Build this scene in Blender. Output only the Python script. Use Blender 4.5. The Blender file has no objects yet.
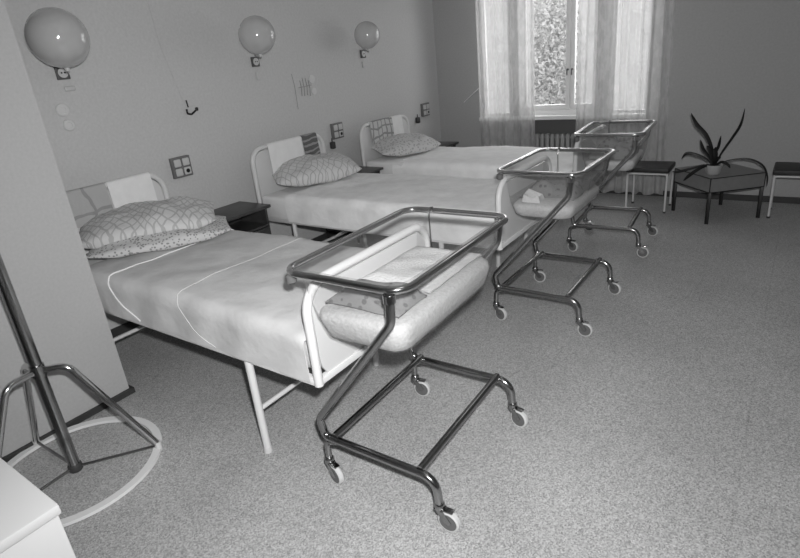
import bpy, bmesh, math, random
from mathutils import Vector, Matrix, noise
random.seed(7)
PI = math.pi
S = bpy.context.scene
COL = S.collection
XW, YB, YF, XR, ZC = -0.15, 5.717, -1.9, 4.7, 2.75     # walls and ceiling

# ------------------------------------------------------------------ materials
def mat(name, g, rough=0.6, metal=0.0, spec=0.4, bump=0.0, bscale=60, var=0.0, vscale=20, coat=0.0, sheen=0.0):
    m = bpy.data.materials.new(name); m.use_nodes = True
    nt = m.node_tree; N = nt.nodes; L = nt.links
    b = N['Principled BSDF']
    b.inputs['Base Color'].default_value = (g, g, g, 1)
    b.inputs['Roughness'].default_value = rough
    b.inputs['Metallic'].default_value = metal
    b.inputs['Specular IOR Level'].default_value = spec
    b.inputs['Coat Weight'].default_value = coat
    b.inputs['Sheen Weight'].default_value = sheen
    tc = N.new('ShaderNodeTexCoord')
    if var > 0:
        n = N.new('ShaderNodeTexNoise'); n.inputs['Scale'].default_value = vscale; n.inputs['Detail'].default_value = 4
        L.new(tc.outputs['Object'], n.inputs['Vector'])
        r = N.new('ShaderNodeMapRange'); r.inputs['From Min'].default_value = .3; r.inputs['From Max'].default_value = .7
        r.inputs['To Min'].default_value = g*(1-var); r.inputs['To Max'].default_value = g*(1+var)
        L.new(n.outputs['Fac'], r.inputs['Value']); L.new(r.outputs['Result'], b.inputs['Base Color'])
    if bump > 0:
        n2 = N.new('ShaderNodeTexNoise'); n2.inputs['Scale'].default_value = bscale; n2.inputs['Detail'].default_value = 5
        L.new(tc.outputs['Object'], n2.inputs['Vector'])
        bp = N.new('ShaderNodeBump'); bp.inputs['Strength'].default_value = bump; bp.inputs['Distance'].default_value = 0.01
        L.new(n2.outputs['Fac'], bp.inputs['Height']); L.new(bp.outputs['Normal'], b.inputs['Normal'])
    return m

def math_node(nt, op, a, b=None):
    n = nt.nodes.new('ShaderNodeMath'); n.operation = op
    for i, v in enumerate((a, b)):
        if v is None: continue
        if isinstance(v, (int, float)): n.inputs[i].default_value = v
        else: nt.links.new(v, n.inputs[i])
    return n.outputs[0]

def pattern_mat(name, kind, g, gd, scale, width, rough=.85):
    """printed cotton: lattice / dots / plaid / stripes, by object coordinates"""
    m = mat(name, g, rough, bump=.25, bscale=40)
    nt = m.node_tree; N = nt.nodes; L = nt.links; b = N['Principled BSDF']
    tc = N.new('ShaderNodeTexCoord')
    nz = N.new('ShaderNodeTexNoise'); nz.inputs['Scale'].default_value = 5
    L.new(tc.outputs['Object'], nz.inputs['Vector'])
    sep = N.new('ShaderNodeSeparateXYZ')
    mx = N.new('ShaderNodeVectorMath'); mx.operation = 'ADD'
    sc = N.new('ShaderNodeVectorMath'); sc.operation = 'SCALE'; sc.inputs['Scale'].default_value = .11
    L.new(nz.outputs['Color'], sc.inputs[0]); L.new(tc.outputs['Object'], mx.inputs[0]); L.new(sc.outputs[0], mx.inputs[1])
    L.new(mx.outputs[0], sep.inputs[0])
    x, y, z = sep.outputs
    def line(v, s, w):
        f = math_node(nt, 'FRACT', math_node(nt, 'MULTIPLY', v, s))
        return math_node(nt, 'LESS_THAN', math_node(nt, 'ABSOLUTE', math_node(nt, 'SUBTRACT', f, .5)), w)
    if kind == 'lattice':
        a = math_node(nt, 'ADD', math_node(nt, 'MULTIPLY', x, .7), y); c = math_node(nt, 'SUBTRACT', math_node(nt, 'MULTIPLY', x, .7), y)
        f = math_node(nt, 'MAXIMUM', line(a, scale, width), line(c, scale, width))
    elif kind == 'plaid':
        f = math_node(nt, 'MAXIMUM', line(y, scale, width), line(z, scale, width))
    elif kind == 'stripes':
        f = line(z, scale, width)
    elif kind == 'check':
        f = math_node(nt, 'MULTIPLY', math_node(nt, 'ADD', line(y, scale, width), line(z, scale, width)), .5)
    else:
        v = N.new('ShaderNodeTexVoronoi'); v.inputs['Scale'].default_value = scale
        L.new(tc.outputs['Object'], v.inputs['Vector'])
        f = math_node(nt, 'LESS_THAN', v.outputs['Distance'], width)
    r = N.new('ShaderNodeMapRange'); r.inputs['To Min'].default_value = g; r.inputs['To Max'].default_value = gd
    L.new(f, r.inputs['Value']); L.new(r.outputs['Result'], b.inputs['Base Color'])
    return m

M = {}
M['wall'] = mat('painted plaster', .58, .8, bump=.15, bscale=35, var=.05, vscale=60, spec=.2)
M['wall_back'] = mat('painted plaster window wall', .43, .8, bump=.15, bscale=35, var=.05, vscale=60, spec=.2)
M['disc'] = mat('pale plastic disc', .66, .6)
M['partition'] = mat('smooth light paint', .46, .7, var=.04, vscale=80, spec=.25)
M['ceiling'] = mat('ceiling white', .55, .9)
M['baseboard'] = mat('dark baseboard paint', .045, .5)
M['white_enamel'] = mat('white enamel', .64, .35, spec=.5)
M['white_paint'] = mat('white window paint', .82, .4)
M['cabinet_enamel'] = mat('cabinet enamel', .50, .4)
M['bedpost'] = mat('bed enamel', .68, .4)
M['sheet'] = mat('bed coverlet cotton', .62, .95, bump=.3, bscale=28, var=.07, vscale=9, spec=.1)
M['sheet_daylit'] = mat('coverlet cotton lightened for daylight', .86, .95, bump=.5, bscale=28, var=.07, vscale=9, spec=.1)  # daylight on the middle coverlet put into its lighter colour
M['sheet_daylit_far'] = mat('coverlet cotton lightened more for daylight', .92, .95, bump=.5, bscale=28, var=.05, vscale=9, spec=.1)  # whiter base colour stands for window daylight on the farthest coverlet
M['piping'] = mat('white cotton cord', .85, .9)
M['white_cloth'] = mat('white cotton', .80, .95, bump=.4, bscale=25, var=.03, vscale=15, spec=.1)
M['terry'] = mat('mattress ticking', .58, .95, bump=.5, bscale=70, var=.10, vscale=90, spec=.1)
M['babycloth'] = mat('soft infant blanket', .66, .95, bump=.5, bscale=110, var=.06, vscale=120, spec=.1)
M['grey_cloth'] = pattern_mat('grey printed infant sheet', 'dots', .24, .14, 30, .3)
M['chrome'] = mat('chromed tube', .60, .15, metal=1.0)
M['chrome_dull'] = mat('worn chromed tube', .34, .2, metal=1.0)
M['rubber'] = mat('dark rubber', .05, .6)
M['bumper'] = mat('grey rubber bumper', .13, .8, spec=.1)
M['rim'] = mat('pale caster tyre', .60, .5)
M['caster'] = mat('grey caster disc', .13, .5)
M['dark_wood'] = mat('dark varnished wood', .055, .35, var=.25, vscale=12)
M['dark_seat'] = mat('dark vinyl seat', .028, .5)
M['black'] = mat('black paint', .012, .4)
M['table_grey'] = mat('grey laminate', .20, .45, var=.05, vscale=30)
M['leaf'] = mat('dark leaf', .012, .45, var=.2, vscale=30)
M['pot'] = mat('pale glazed pot', .42, .35)
M['soil'] = mat('soil', .02, .95, bump=.6, bscale=80)
M['globe'] = mat('grey glass globe', .50, .10, spec=.6, var=.03, vscale=15, coat=.5)
M['plate_mid'] = mat('grey outlet box', .17, .5)
M['plate_dark'] = mat('dark switch plate', .10, .5)
M['plate_white'] = mat('white switch key', .58, .5, spec=.2)
M['plate_grey'] = mat('grey fitting', .30, .4)
M['radiator'] = mat('radiator enamel', .34, .5)
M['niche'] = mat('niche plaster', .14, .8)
M['pillow_lattice'] = pattern_mat('lattice printed pillowcase', 'lattice', .62, .44, 19, .10)
M['pillow_dots'] = pattern_mat('dotted pillowcase', 'dots', .58, .27, 62, .36)
M['pillow_flower'] = pattern_mat('small print pillowcase', 'dots', .60, .40, 40, .36)
M['pillow_check'] = pattern_mat('faint check pillowcase', 'lattice', .62, .42, 18, .07)
M['plaid'] = pattern_mat('plaid towel', 'plaid', .42, .30, 7, .07)
M['stripe'] = pattern_mat('striped towel', 'stripes', .12, .30, 22, .18)
M['towel_print'] = pattern_mat('printed towel', 'plaid', .55, .28, 14, .12)
M['ground'] = mat('garden ground', .1, .9)

# floor: speckled linoleum in long sheets with faint seams
m = M['floor'] = mat('speckled linoleum', .3, .42, spec=.45, bump=.02, bscale=140)
nt = m.node_tree; N = nt.nodes; L = nt.links
tc = N.new('ShaderNodeTexCoord')
n1 = N.new('ShaderNodeTexVoronoi'); n1.inputs['Scale'].default_value = 230
n2 = N.new('ShaderNodeTexNoise'); n2.inputs['Scale'].default_value = 1.7; n2.inputs['Detail'].default_value = 3
sep = N.new('ShaderNodeSeparateXYZ'); L.new(tc.outputs['Object'], sep.inputs[0])
for n in (n1, n2): L.new(tc.outputs['Object'], n.inputs['Vector'])
r1 = N.new('ShaderNodeMapRange'); r1.inputs['From Min'].default_value = 0; r1.inputs['From Max'].default_value = 1
r1.inputs['To Min'].default_value = .20; r1.inputs['To Max'].default_value = .66
bwn = N.new('ShaderNodeRGBToBW'); L.new(n1.outputs['Color'], bwn.inputs[0]); L.new(bwn.outputs[0], r1.inputs['Value'])
r2 = N.new('ShaderNodeMapRange'); r2.inputs['From Min'].default_value = .3; r2.inputs['From Max'].default_value = .7
r2.inputs['To Min'].default_value = .9; r2.inputs['To Max'].default_value = 1.08
L.new(n2.outputs['Fac'], r2.inputs['Value'])
fr = math_node(nt, 'FRACT', math_node(nt, 'ADD', math_node(nt, 'MULTIPLY', sep.outputs[0], 1/1.5), .285))
seam = math_node(nt, 'LESS_THAN', math_node(nt, 'ABSOLUTE', math_node(nt, 'SUBTRACT', fr, .5)), .0022)
sm = math_node(nt, 'SUBTRACT', 1.0, math_node(nt, 'MULTIPLY', seam, .10))
c = math_node(nt, 'MULTIPLY', math_node(nt, 'MULTIPLY', r1.outputs[0], r2.outputs[0]), sm)
L.new(c, N['Principled BSDF'].inputs['Base Color'])

def thin_clear(name, tint, haze, gloss_rough=.03, ior=1.45):
    m = bpy.data.materials.new(name); m.use_nodes = True
    nt = m.node_tree; N = nt.nodes; L = nt.links
    for n in list(N):
        if n.type != 'OUTPUT_MATERIAL': N.remove(n)
    out = [n for n in N if n.type == 'OUTPUT_MATERIAL'][0]
    t = N.new('ShaderNodeBsdfTransparent'); t.inputs['Color'].default_value = (tint,)*3+(1,)
    d = N.new('ShaderNodeBsdfDiffuse'); d.inputs['Color'].default_value = (.7, .7, .7, 1)
    g = N.new('ShaderNodeBsdfGlossy'); g.inputs['Roughness'].default_value = gloss_rough
    lw = N.new('ShaderNodeLayerWeight'); lw.inputs['Blend'].default_value = .5
    pw = math_node(nt, 'POWER', lw.outputs['Facing'], 4.0)
    fo_ = math_node(nt, 'ADD', math_node(nt, 'MULTIPLY', pw, .5), .035)
    m1 = N.new('ShaderNodeMixShader'); m1.inputs[0].default_value = haze
    L.new(t.outputs[0], m1.inputs[1]); L.new(d.outputs[0], m1.inputs[2])
    m2 = N.new('ShaderNodeMixShader'); L.new(fo_, m2.inputs[0])
    L.new(m1.outputs[0], m2.inputs[1]); L.new(g.outputs[0], m2.inputs[2])
    L.new(m2.outputs[0], out.inputs['Surface'])
    return m
M['clear'] = thin_clear('clear plastic tub', .93, .055)
M['glass'] = thin_clear('window glass', .97, .01)

def sheer(name, g, base, amp, pscale, trans=.5):
    m = bpy.data.materials.new(name); m.use_nodes = True
    nt = m.node_tree; N = nt.nodes; L = nt.links
    for n in list(N):
        if n.type != 'OUTPUT_MATERIAL': N.remove(n)
    out = [n for n in N if n.type == 'OUTPUT_MATERIAL'][0]
    d = N.new('ShaderNodeBsdfDiffuse'); d.inputs['Color'].default_value = (g, g, g, 1)
    tl = N.new('ShaderNodeBsdfTranslucent'); tl.inputs['Color'].default_value = (g, g, g, 1)
    tp = N.new('ShaderNodeBsdfTransparent')
    a = N.new('ShaderNodeMixShader'); a.inputs[0].default_value = trans
    L.new(d.outputs[0], a.inputs[1]); L.new(tl.outputs[0], a.inputs[2])
    tc = N.new('ShaderNodeTexCoord')
    mp = N.new('ShaderNodeMapping'); mp.inputs['Scale'].default_value = (pscale, pscale, pscale*.55)
    v = N.new('ShaderNodeTexNoise'); v.inputs['Scale'].default_value = 1; v.inputs['Detail'].default_value = 2
    L.new(tc.outputs['Object'], mp.inputs['Vector']); L.new(mp.outputs[0], v.inputs['Vector'])
    r = N.new('ShaderNodeMapRange'); r.inputs['From Min'].default_value = .42; r.inputs['From Max'].default_value = .58
    r.inputs['To Min'].default_value = base-amp; r.inputs['To Max'].default_value = base+amp
    L.new(v.outputs['Fac'], r.inputs['Value'])
    b = N.new('ShaderNodeMixShader'); L.new(r.outputs[0], b.inputs[0])
    L.new(tp.outputs[0], b.inputs[1]); L.new(a.outputs[0], b.inputs[2])
    L.new(b.outputs[0], out.inputs['Surface'])
    return m
M['sheer'] = sheer('patterned sheer curtain', .66, .68, .06, 16, .35)

# ------------------------------------------------------------------ geometry helpers
def finish(bm, smooth=True, angle=40):
    bmesh.ops.recalc_face_normals(bm, faces=bm.faces)
    if smooth:
        for f in bm.faces: f.smooth = True
        for e in bm.edges:
            if len(e.link_faces) == 2 and e.calc_face_angle(0) > math.radians(angle): e.smooth = False

def obj(name, bm, m, parent=None, smooth=True, angle=40):
    finish(bm, smooth, angle)
    me = bpy.data.meshes.new(name); bm.to_mesh(me); bm.free()
    for mm in (m if isinstance(m, (list, tuple)) else [m]): me.materials.append(mm)
    o = bpy.data.objects.new(name, me); COL.objects.link(o)
    if parent: o.parent = parent
    return o

def thing(name, label, cat, loc=(0, 0, 0), rz=0, group=None):
    o = bpy.data.objects.new(name, None); COL.objects.link(o)
    o.location = loc; o.rotation_euler = (0, 0, rz); o.empty_display_size = .1
    return tag(o, label, cat, group)

def tag(o, label, cat, group=None, kind=None):
    o['label'] = label; o['category'] = cat
    if group: o['group'] = group
    if kind: o['kind'] = kind
    return o

def struct(name, bm, m, parent=None, smooth=False):
    o = obj(name, bm, m, parent, smooth)
    if not parent: o['kind'] = 'structure'
    return o

def dup(root, loc=None, rz=None, label=None):
    def cp(o, parent):
        c = o.copy(); COL.objects.link(c); c.parent = parent
        for ch in list(o.children): cp(ch, c)
        return c
    r = cp(root, None)
    if loc: r.location = loc
    if rz is not None: r.rotation_euler = (0, 0, rz)
    if label: r['label'] = label
    return r

def box(bm, a, b, bev=0, seg=2):
    r = bmesh.ops.create_cube(bm, size=1)
    vs = r['verts']
    for v in vs:
        v.co = Vector([(a[i]+b[i])/2 + v.co[i]*(b[i]-a[i]) for i in range(3)])
    if bev > 0:
        es = list({e for v in vs for e in v.link_edges})
        bmesh.ops.bevel(bm, geom=es, offset=bev, segments=seg, affect='EDGES', profile=.5)
    return bm

def B(a, b, bev=0, seg=2):
    return box(bmesh.new(), a, b, bev, seg)

def fillet(pts, rad, closed=False, n=6):
    P = [Vector(p) for p in pts]; out = []
    k = len(P)
    for i in range(k):
        if not closed and i in (0, k-1): out.append(P[i]); continue
        a, p, c = P[i-1], P[i], P[(i+1) % k]
        r = rad[i] if isinstance(rad, (list, tuple)) else rad
        d1 = (a-p); d2 = (c-p); l1, l2 = d1.length, d2.length
        d1.normalize(); d2.normalize()
        ang = d1.angle(d2)
        if r <= 0 or ang > PI-.02: out.append(p); continue
        t = min(r/math.tan(ang/2), l1*.49, l2*.49)
        rr = t*math.tan(ang/2)
        cen = p + (d1+d2).normalized()*(rr/math.sin(ang/2))
        s, e = p+d1*t-cen, p+d2*t-cen
        tot = s.angle(e); ax = s.cross(e).normalized()
        for j in range(n+1):
            out.append(cen + Matrix.Rotation(tot*j/n, 3, ax) @ s)
    return out

def tube(bm, pts, r, closed=False, seg=12, caps=True, flat=None):
    """sweep a circle (or a flat rectangle (w,h)) along pts"""
    P = [Vector(p) for p in pts]; k = len(P); rings = []
    T = []
    for i in range(k):
        if closed: t = P[(i+1) % k]-P[i-1]
        else: t = P[min(i+1, k-1)]-P[max(i-1, 0)]
        T.append(t.normalized())
    up = Vector((0, 0, 1)) if abs(T[0].z) < .9 else Vector((0, 1, 0))
    nrm = (up - T[0]*up.dot(T[0])).normalized()
    for i in range(k):
        if i:
            q = T[i-1].rotation_difference(T[i]); nrm = q @ nrm
            nrm = (nrm - T[i]*nrm.dot(T[i])).normalized()
        bn = T[i].cross(nrm)
        rr = r[i] if isinstance(r, (list, tuple)) else r
        if flat: prof = [(-flat[0]/2, -flat[1]/2), (flat[0]/2, -flat[1]/2), (flat[0]/2, flat[1]/2), (-flat[0]/2, flat[1]/2)]
        else: prof = [(rr*math.cos(2*PI*j/seg), rr*math.sin(2*PI*j/seg)) for j in range(seg)]
        rings.append([bm.verts.new(P[i]+bn*u+nrm*w) for u, w in prof])
    n = len(rings[0])
    for i in range(k if closed else k-1):
        A, C = rings[i], rings[(i+1) % k]
        for j in range(n): bm.faces.new((A[j], A[(j+1) % n], C[(j+1) % n], C[j]))
    if not closed and caps:
        bm.faces.new(rings[0][::-1]); bm.faces.new(rings[-1])
    return bm

def TB(pts, r, rad=0, closed=False, seg=12, flat=None, n=6):
    return tube(bmesh.new(), fillet(pts, rad, closed, n) if rad else pts, r, closed, seg, True, flat)

def lathe(bm, prof, cen=(0, 0, 0), axis='Z', seg=32):
    rings = []; cen = Vector(cen)
    for rr, h in prof:
        ring = []
        for j in range(seg):
            a = 2*PI*j/seg; u, w = rr*math.cos(a), rr*math.sin(a)
            co = {'Z': (u, w, h), 'X': (h, u, w), 'Y': (u, h, w)}[axis]
            ring.append(bm.verts.new(cen+Vector(co)))
        rings.append(ring)
    for A, C in zip(rings, rings[1:]):
        for j in range(seg): bm.faces.new((A[j], A[(j+1) % seg], C[(j+1) % seg], C[j]))
    bm.faces.new(rings[0][::-1]); bm.faces.new(rings[-1])
    return bm

def rrect(x0, x1, y0, y1, r, n=6):
    out = []
    for cx, cy, a0 in ((x1-r, y1-r, 0), (x0+r, y1-r, PI/2), (x0+r, y0+r, PI), (x1-r, y0+r, 3*PI/2)):
        for j in range(n+1):
            a = a0+PI/2*j/n; out.append((cx+r*math.cos(a), cy+r*math.sin(a)))
    return out

def loft(bm, rings, cap0=False, cap1=False):
    R_ = [[bm.verts.new(p) for p in r] for r in rings]
    n = len(R_[0])
    for A, C in zip(R_, R_[1:]):
        for j in range(n): bm.faces.new((A[j], A[(j+1) % n], C[(j+1) % n], C[j]))
    if cap0: bm.faces.new(R_[0][::-1])
    if cap1: bm.faces.new(R_[-1])
    return bm

def pillow_bm(lx, ly, h, seed=0, nx=34, ny=40):
    """stuffed pillow: thin seam round the rim, pulled-in sides, creases; lies in local xy"""
    bm = bmesh.new(); top, bot = {}, {}
    for side, D in ((1, top), (-1, bot)):
        for i in range(nx+1):
            for j in range(ny+1):
                u, v = -1+2*i/nx, -1+2*j/ny
                u, v = math.sin(u*PI/2), math.sin(v*PI/2)
                edge = (max(0, 1-u*u)**.55)*(max(0, 1-abs(v)**2.3)**1.15)
                pull = .10
                x = u*lx/2*(1-pull*.3*(1-v*v)*abs(u)**3)*(1-.34*abs(v)**3.5); y = v*ly/2*(1-pull*.2*(1-u*u)*abs(v)**3)*1.04
                z = h/2*edge**.62
                nn = noise.noise(Vector((x*7+seed, y*7, side*2.0)))*.024+noise.noise(Vector((x*17+seed, y*13, 1.0)))*.011
                z = z+nn*edge**.5
                if side < 0: z = -z*.75
                if side < 0 and (i in (0, nx) or j in (0, ny)): D[i, j] = top[i, j]
                else: D[i, j] = bm.verts.new((x, y, z))
    for s, D in ((1, top), (-1, bot)):
        for i in range(nx):
            for j in range(ny):
                q = (D[i, j], D[i+1, j], D[i+1, j+1], D[i, j+1])
                if len(set(q)) == 4: bm.faces.new(q if s > 0 else q[::-1])
    return bm

def shell(bm, th):
    """give an open sheet a thickness: a second skin a little below it, stitched round the rim"""
    bm.normal_update()
    vs = list(bm.verts); fs = list(bm.faces)
    be = [e for e in bm.edges if len(e.link_faces) == 1]
    nn = {v: (v.normal if v.normal.length > .1 else Vector((0, 0, 1))) for v in vs}
    d = {v: bm.verts.new(v.co-nn[v]*th) for v in vs}
    for f in fs: bm.faces.new([d[v] for v in f.verts][::-1])
    for e in be:
        a, b_ = e.verts
        bm.faces.new((a, b_, d[b_], d[a]))
    return bm

def place(o, loc, rot): o.location = loc; o.rotation_euler = [math.radians(a) for a in rot]; return o

def hang_cloth(x, y0, y1, ztop, zf, zb, rtube=.022, seed=0, flare=.0, wav=.006, tilt=0.0):
    """cloth hung over a horizontal rail that runs along y at (x, ztop): a closed thin sheet"""
    path = []
    n = 10
    for i in range(n): path.append((rtube+flare*(1-i/n), zf+(ztop-zf)*i/n))
    for i in range(9):
        a = PI*i/8; path.append((rtube*math.cos(a), ztop+rtube*math.sin(a)))
    for i in range(1, n+1): path.append((-rtube, ztop-(ztop-zb)*i/n))
    ny = 22; bm = bmesh.new(); G = []
    for k, (px, pz) in enumerate(path):
        row = []
        for j in range(ny+1):
            y = y0+(y1-y0)*j/ny
            w = wav*math.sin(j*.9+seed)+.6*wav*math.sin(j*2.1+seed*2+k*.2)
            hang = max(0, (ztop-pz))/max(.01, ztop-zf)
            s = 1 if px > 0 else -1
            zz = pz - (tilt*(j/ny) if pz < ztop-.01 else 0)*hang
            row.append(Vector((x+px+s*(abs(w)*hang*.9+.002), y, zz)))
        G.append(row)
    V = [[bm.verts.new(p) for p in r] for r in G]
    for a in range(len(V)-1):
        for j in range(ny): bm.faces.new((V[a][j], V[a][j+1], V[a+1][j+1], V[a+1][j]))
    bmesh.ops.recalc_face_normals(bm, faces=bm.faces)
    shell(bm, .003)
    return bm

# ------------------------------------------------------------------ room shell
struct('floor', B((XW-.1, YF, -.1), (XR, YB+.30, 0)), M['floor'])
struct('ceiling', B((XW-.1, YF, ZC), (XR, YB+.30, ZC+.1)), M['ceiling'])
struct('wall_left', B((XW-.12, YF, 0), (XW, YB, ZC)), M['wall'])
struct('wall_right', B((XR, YF, 0), (XR+.1, YB+.30, ZC)), M['wall'])
struct('wall_front', B((XW-.1, YF-.1, 0), (XR, YF, ZC)), M['wall'])
# window wall: three openings above one sill, a niche below for the radiator
ZS, ZT = .80, 2.35
wb = bmesh.new(); D = .11
def wbx(x0, x1, z0, z1, d0=0, d1=D): box(wb, (x0, YB+d0, z0), (x1, YB+d1, z1))
wbx(XW-.12, .42, 0, ZC); wbx(2.14, XR, 0, ZC); wbx(.42, 2.14, ZT, ZC)
wbx(.42, .78, 0, ZS-.04); wbx(1.80, 2.14, 0, ZS-.04)
wbx(.75, .85, ZS-.04, ZT); wbx(1.68, 1.79, ZS-.04, ZT)
wbx(.78, 1.80, 0, ZS-.04, .16, .26)
wbx(.68, .78, 0, ZS-.04, D, .26); wbx(1.80, 1.90, 0, ZS-.04, D, .26)
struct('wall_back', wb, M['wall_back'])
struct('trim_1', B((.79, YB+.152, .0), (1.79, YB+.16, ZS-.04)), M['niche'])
struct('baseboard_back', B((XW, YB-.014, 0), (XR, YB, .055)), M['baseboard'])
struct('baseboard_left', B((XW, 1.0, 0), (XW+.014, YB-.014, .055)), M['baseboard'])
# near wall return that hides the head of the first bed
struct('wall_partition', B((XW, YF, 0), (.612, 1.118, ZC)), M['partition'])
bb = bmesh.new(); box(bb, (.612, YF, 0), (.630, 1.136, .030)); box(bb, (.2, 1.118, 0), (.612, 1.136, .030))
struct('baseboard_partition', bb, M['baseboard'])
# sill board
struct('trim_2', B((.40, YB-.07, ZS-.04), (2.16, YB+.19, ZS), .006), M['white_paint'])

# windows ------------------------------------------------------
def casement(parent, x0, x1, y, z0, z1, st=.065):
    fr = bmesh.new()
    box(fr, (x0, y, z0), (x0+st, y+.04, z1), .004); box(fr, (x1-st, y, z0), (x1, y+.04, z1), .004)
    box(fr, (x0+st, y, z0), (x1-st, y+.04, z0+st*1.2), .004); box(fr, (x0+st, y, z1-st), (x1-st, y+.04, z1), .004)
    s = obj('sash', fr, M['white_paint'], parent)
    obj('pane', B((x0+st, y+.016, z0+st*1.2), (x1-st, y+.022, z1-st)), M['glass'], s)
    return s
def window(name, x0, x1, splits, fb=.045, st=.045):
    w = bpy.data.objects.new(name, None); COL.objects.link(w); w['kind'] = 'structure'
    fr = bmesh.new(); y = YB+.025
    box(fr, (x0, y, ZS), (x0+.02, y+.08, ZT)); box(fr, (x1-.02, y, ZS), (x1, y+.08, ZT))
    box(fr, (x0+.02, y, ZS), (x1-.02, y+.08, ZS+fb)); box(fr, (x0+.02, y, ZT-.04), (x1-.02, y+.08, ZT))
    obj('window_frame', fr, M['white_paint'], w)
    xs = [x0+.02]+splits+[x1-.02]
    for a, b in zip(xs, xs[1:]): casement(w, a+.002, b-.002, y+.02, ZS+fb, ZT-.04, st)
    return w
window('window_1', .42, .75, [], .012, .012)
w2 = window('window_2', .85, 1.68, [1.385])
window('window_3', 1.79, 2.14, [], .012, .012)
for x in (1.362, 1.408):
    h = lathe(bmesh.new(), [(.010, 0), (.010, -.012), (.006, -.02), (.006, -.03)], (x, YB+.046, 1.24), 'Y', 12)
    box(h, (x-.006, YB+.012, 1.185), (x+.006, YB+.022, 1.25), .003)
    obj('handle', h, M['plate_dark'], w2)

# radiator -----------------------------------------------------
rd = thing('radiator', 'grey column radiator in the niche under the window sill', 'radiator', (1.285, YB+.07, 0))
sec = bmesh.new()
box(sec, (-.021, -.035, .14), (.021, .035, .60), .016, 3)
first = obj('radiator_section', sec, M['radiator'], rd); first.location = (-.42, 0, 0)
for i in range(1, 16):
    c_ = first.copy(); COL.objects.link(c_); c_.parent = rd; c_.location = (-.42+.056*i, 0, 0)
pp = bmesh.new()
tube(pp, [(-.46, 0, .18), (.46, 0, .18)], .014); tube(pp, [(-.46, 0, .56), (.46, 0, .56)], .014)
tube(pp, [(-.45, 0, .56), (-.45, 0, .0)], .012)
obj('pipe', pp, M['radiator'], rd)

# curtains -----------------------------------------------------
def curtain_bm(x0, x1, y, z0, z1, folds, amp, seed, flare=0.0):
    bm = bmesh.new(); nx, nz = 150, 26; V = []
    for k in range(nz+1):
        t = k/nz; z = z0+(z1-z0)*t; row = []
        for i in range(nx+1):
            s = i/nx
            ph = s*folds*2*PI+seed+.5*math.sin(s*9+seed*3)
            a = amp*(.55+.45*(1-t))
            xx = x0+(x1-x0)*s+flare*(1-t)*(s-.5)*2+.010*math.sin(ph*.5+t*2)
            yy = y+a*math.sin(ph+.25*math.sin(t*3+s*4))+.3*a*math.sin(2.3*ph+t)
            dz = .012*math.sin(ph*.7+1) if k == 0 else 0
            row.append(bm.verts.new((xx, yy, z+dz)))
        V.append(row)
    for k in range(nz):
        for i in range(nx): bm.faces.new((V[k][i], V[k][i+1], V[k+1][i+1], V[k+1][i]))
    return bm
cl = obj('sheer_curtain', curtain_bm(.43, 1.085, YB-.135, .05, 2.56, 7, .022, 1.0), M['sheer'])
tag(cl, 'left sheer curtain hanging beside the bare window pane', 'curtain')
cr = obj('sheer_curtain', curtain_bm(1.52, 2.34, YB-.135, .05, 2.56, 9, .022, 2.2, .03), M['sheer'])
tag(cr, 'right patterned sheer curtain reaching the floor behind the dark stool', 'curtain')
rod = thing('curtain_rod', 'curtain rod above the window carrying both sheer curtains', 'curtain rod', (0, 0, 0))
obj('rod', TB([(.3, YB-.135, 2.58), (2.5, YB-.135, 2.58)], .012), M['white_paint'], rod)
for x in (.34, 1.27, 2.46): obj('bracket', TB([(x, YB-.135, 2.58), (x, YB, 2.58)], .006), M['white_paint'], rod)

# thin white rod leaning off the wall by the left curtain edge
tag(obj('thin_rod', TB([(.185, YB-.0045, .965), (.40, YB-.02, 1.12)], .0045), M['white_paint']),
    'thin white rod slanting on the wall at the left curtain edge', 'rod')

# outside: a tree and ground -----------------------------------
struct('ground', B((-9, YB+.4, -3.1), (9, 24, -3)), M['ground'])
def tree(name, label, cx, cy, zc, rad, n, seed, leafm):
    rnd = random.Random(seed)
    t = thing(name, label, 'tree', (cx, cy, -3))
    obj('trunk', TB([(0, 0, 0), (.1, .05, 1.5), (-.05, 0, 3.0), (.1, 0, zc+3)], [.16, .13, .10, .03]), M['dark_wood'], t)
    bm = bmesh.new()
    for _ in range(n):
        d = Vector((rnd.gauss(0, 1), rnd.gauss(0, 1), rnd.gauss(0, 1))).normalized()*rnd.random()**.4
        p = Vector((d.x*rad, d.y*rad*.7, zc+3+d.z*rad*2.6))
        a = Vector((rnd.gauss(0, 1), rnd.gauss(0, 1), rnd.gauss(0, 1))).normalized()
        b_ = a.cross(Vector((rnd.gauss(0, 1), rnd.gauss(0, 1), rnd.gauss(0, 1)))).normalized()
        s = rnd.uniform(.025, .055)
        vs = [bm.verts.new(p+q) for q in (-a*s, b_*s*.45, a*s, -b_*s*.45)]
        bm.faces.new(vs)
    obj('foliage', bm, leafm, t, smooth=False)
M['outleaf'] = mat('garden foliage', .80, .6, var=.15, vscale=3)
tree('garden_tree', 'leafy garden tree seen through the bare window pane', -.26, 9.6, 1.0, .62, 11000, 3, M['outleaf'])

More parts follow.
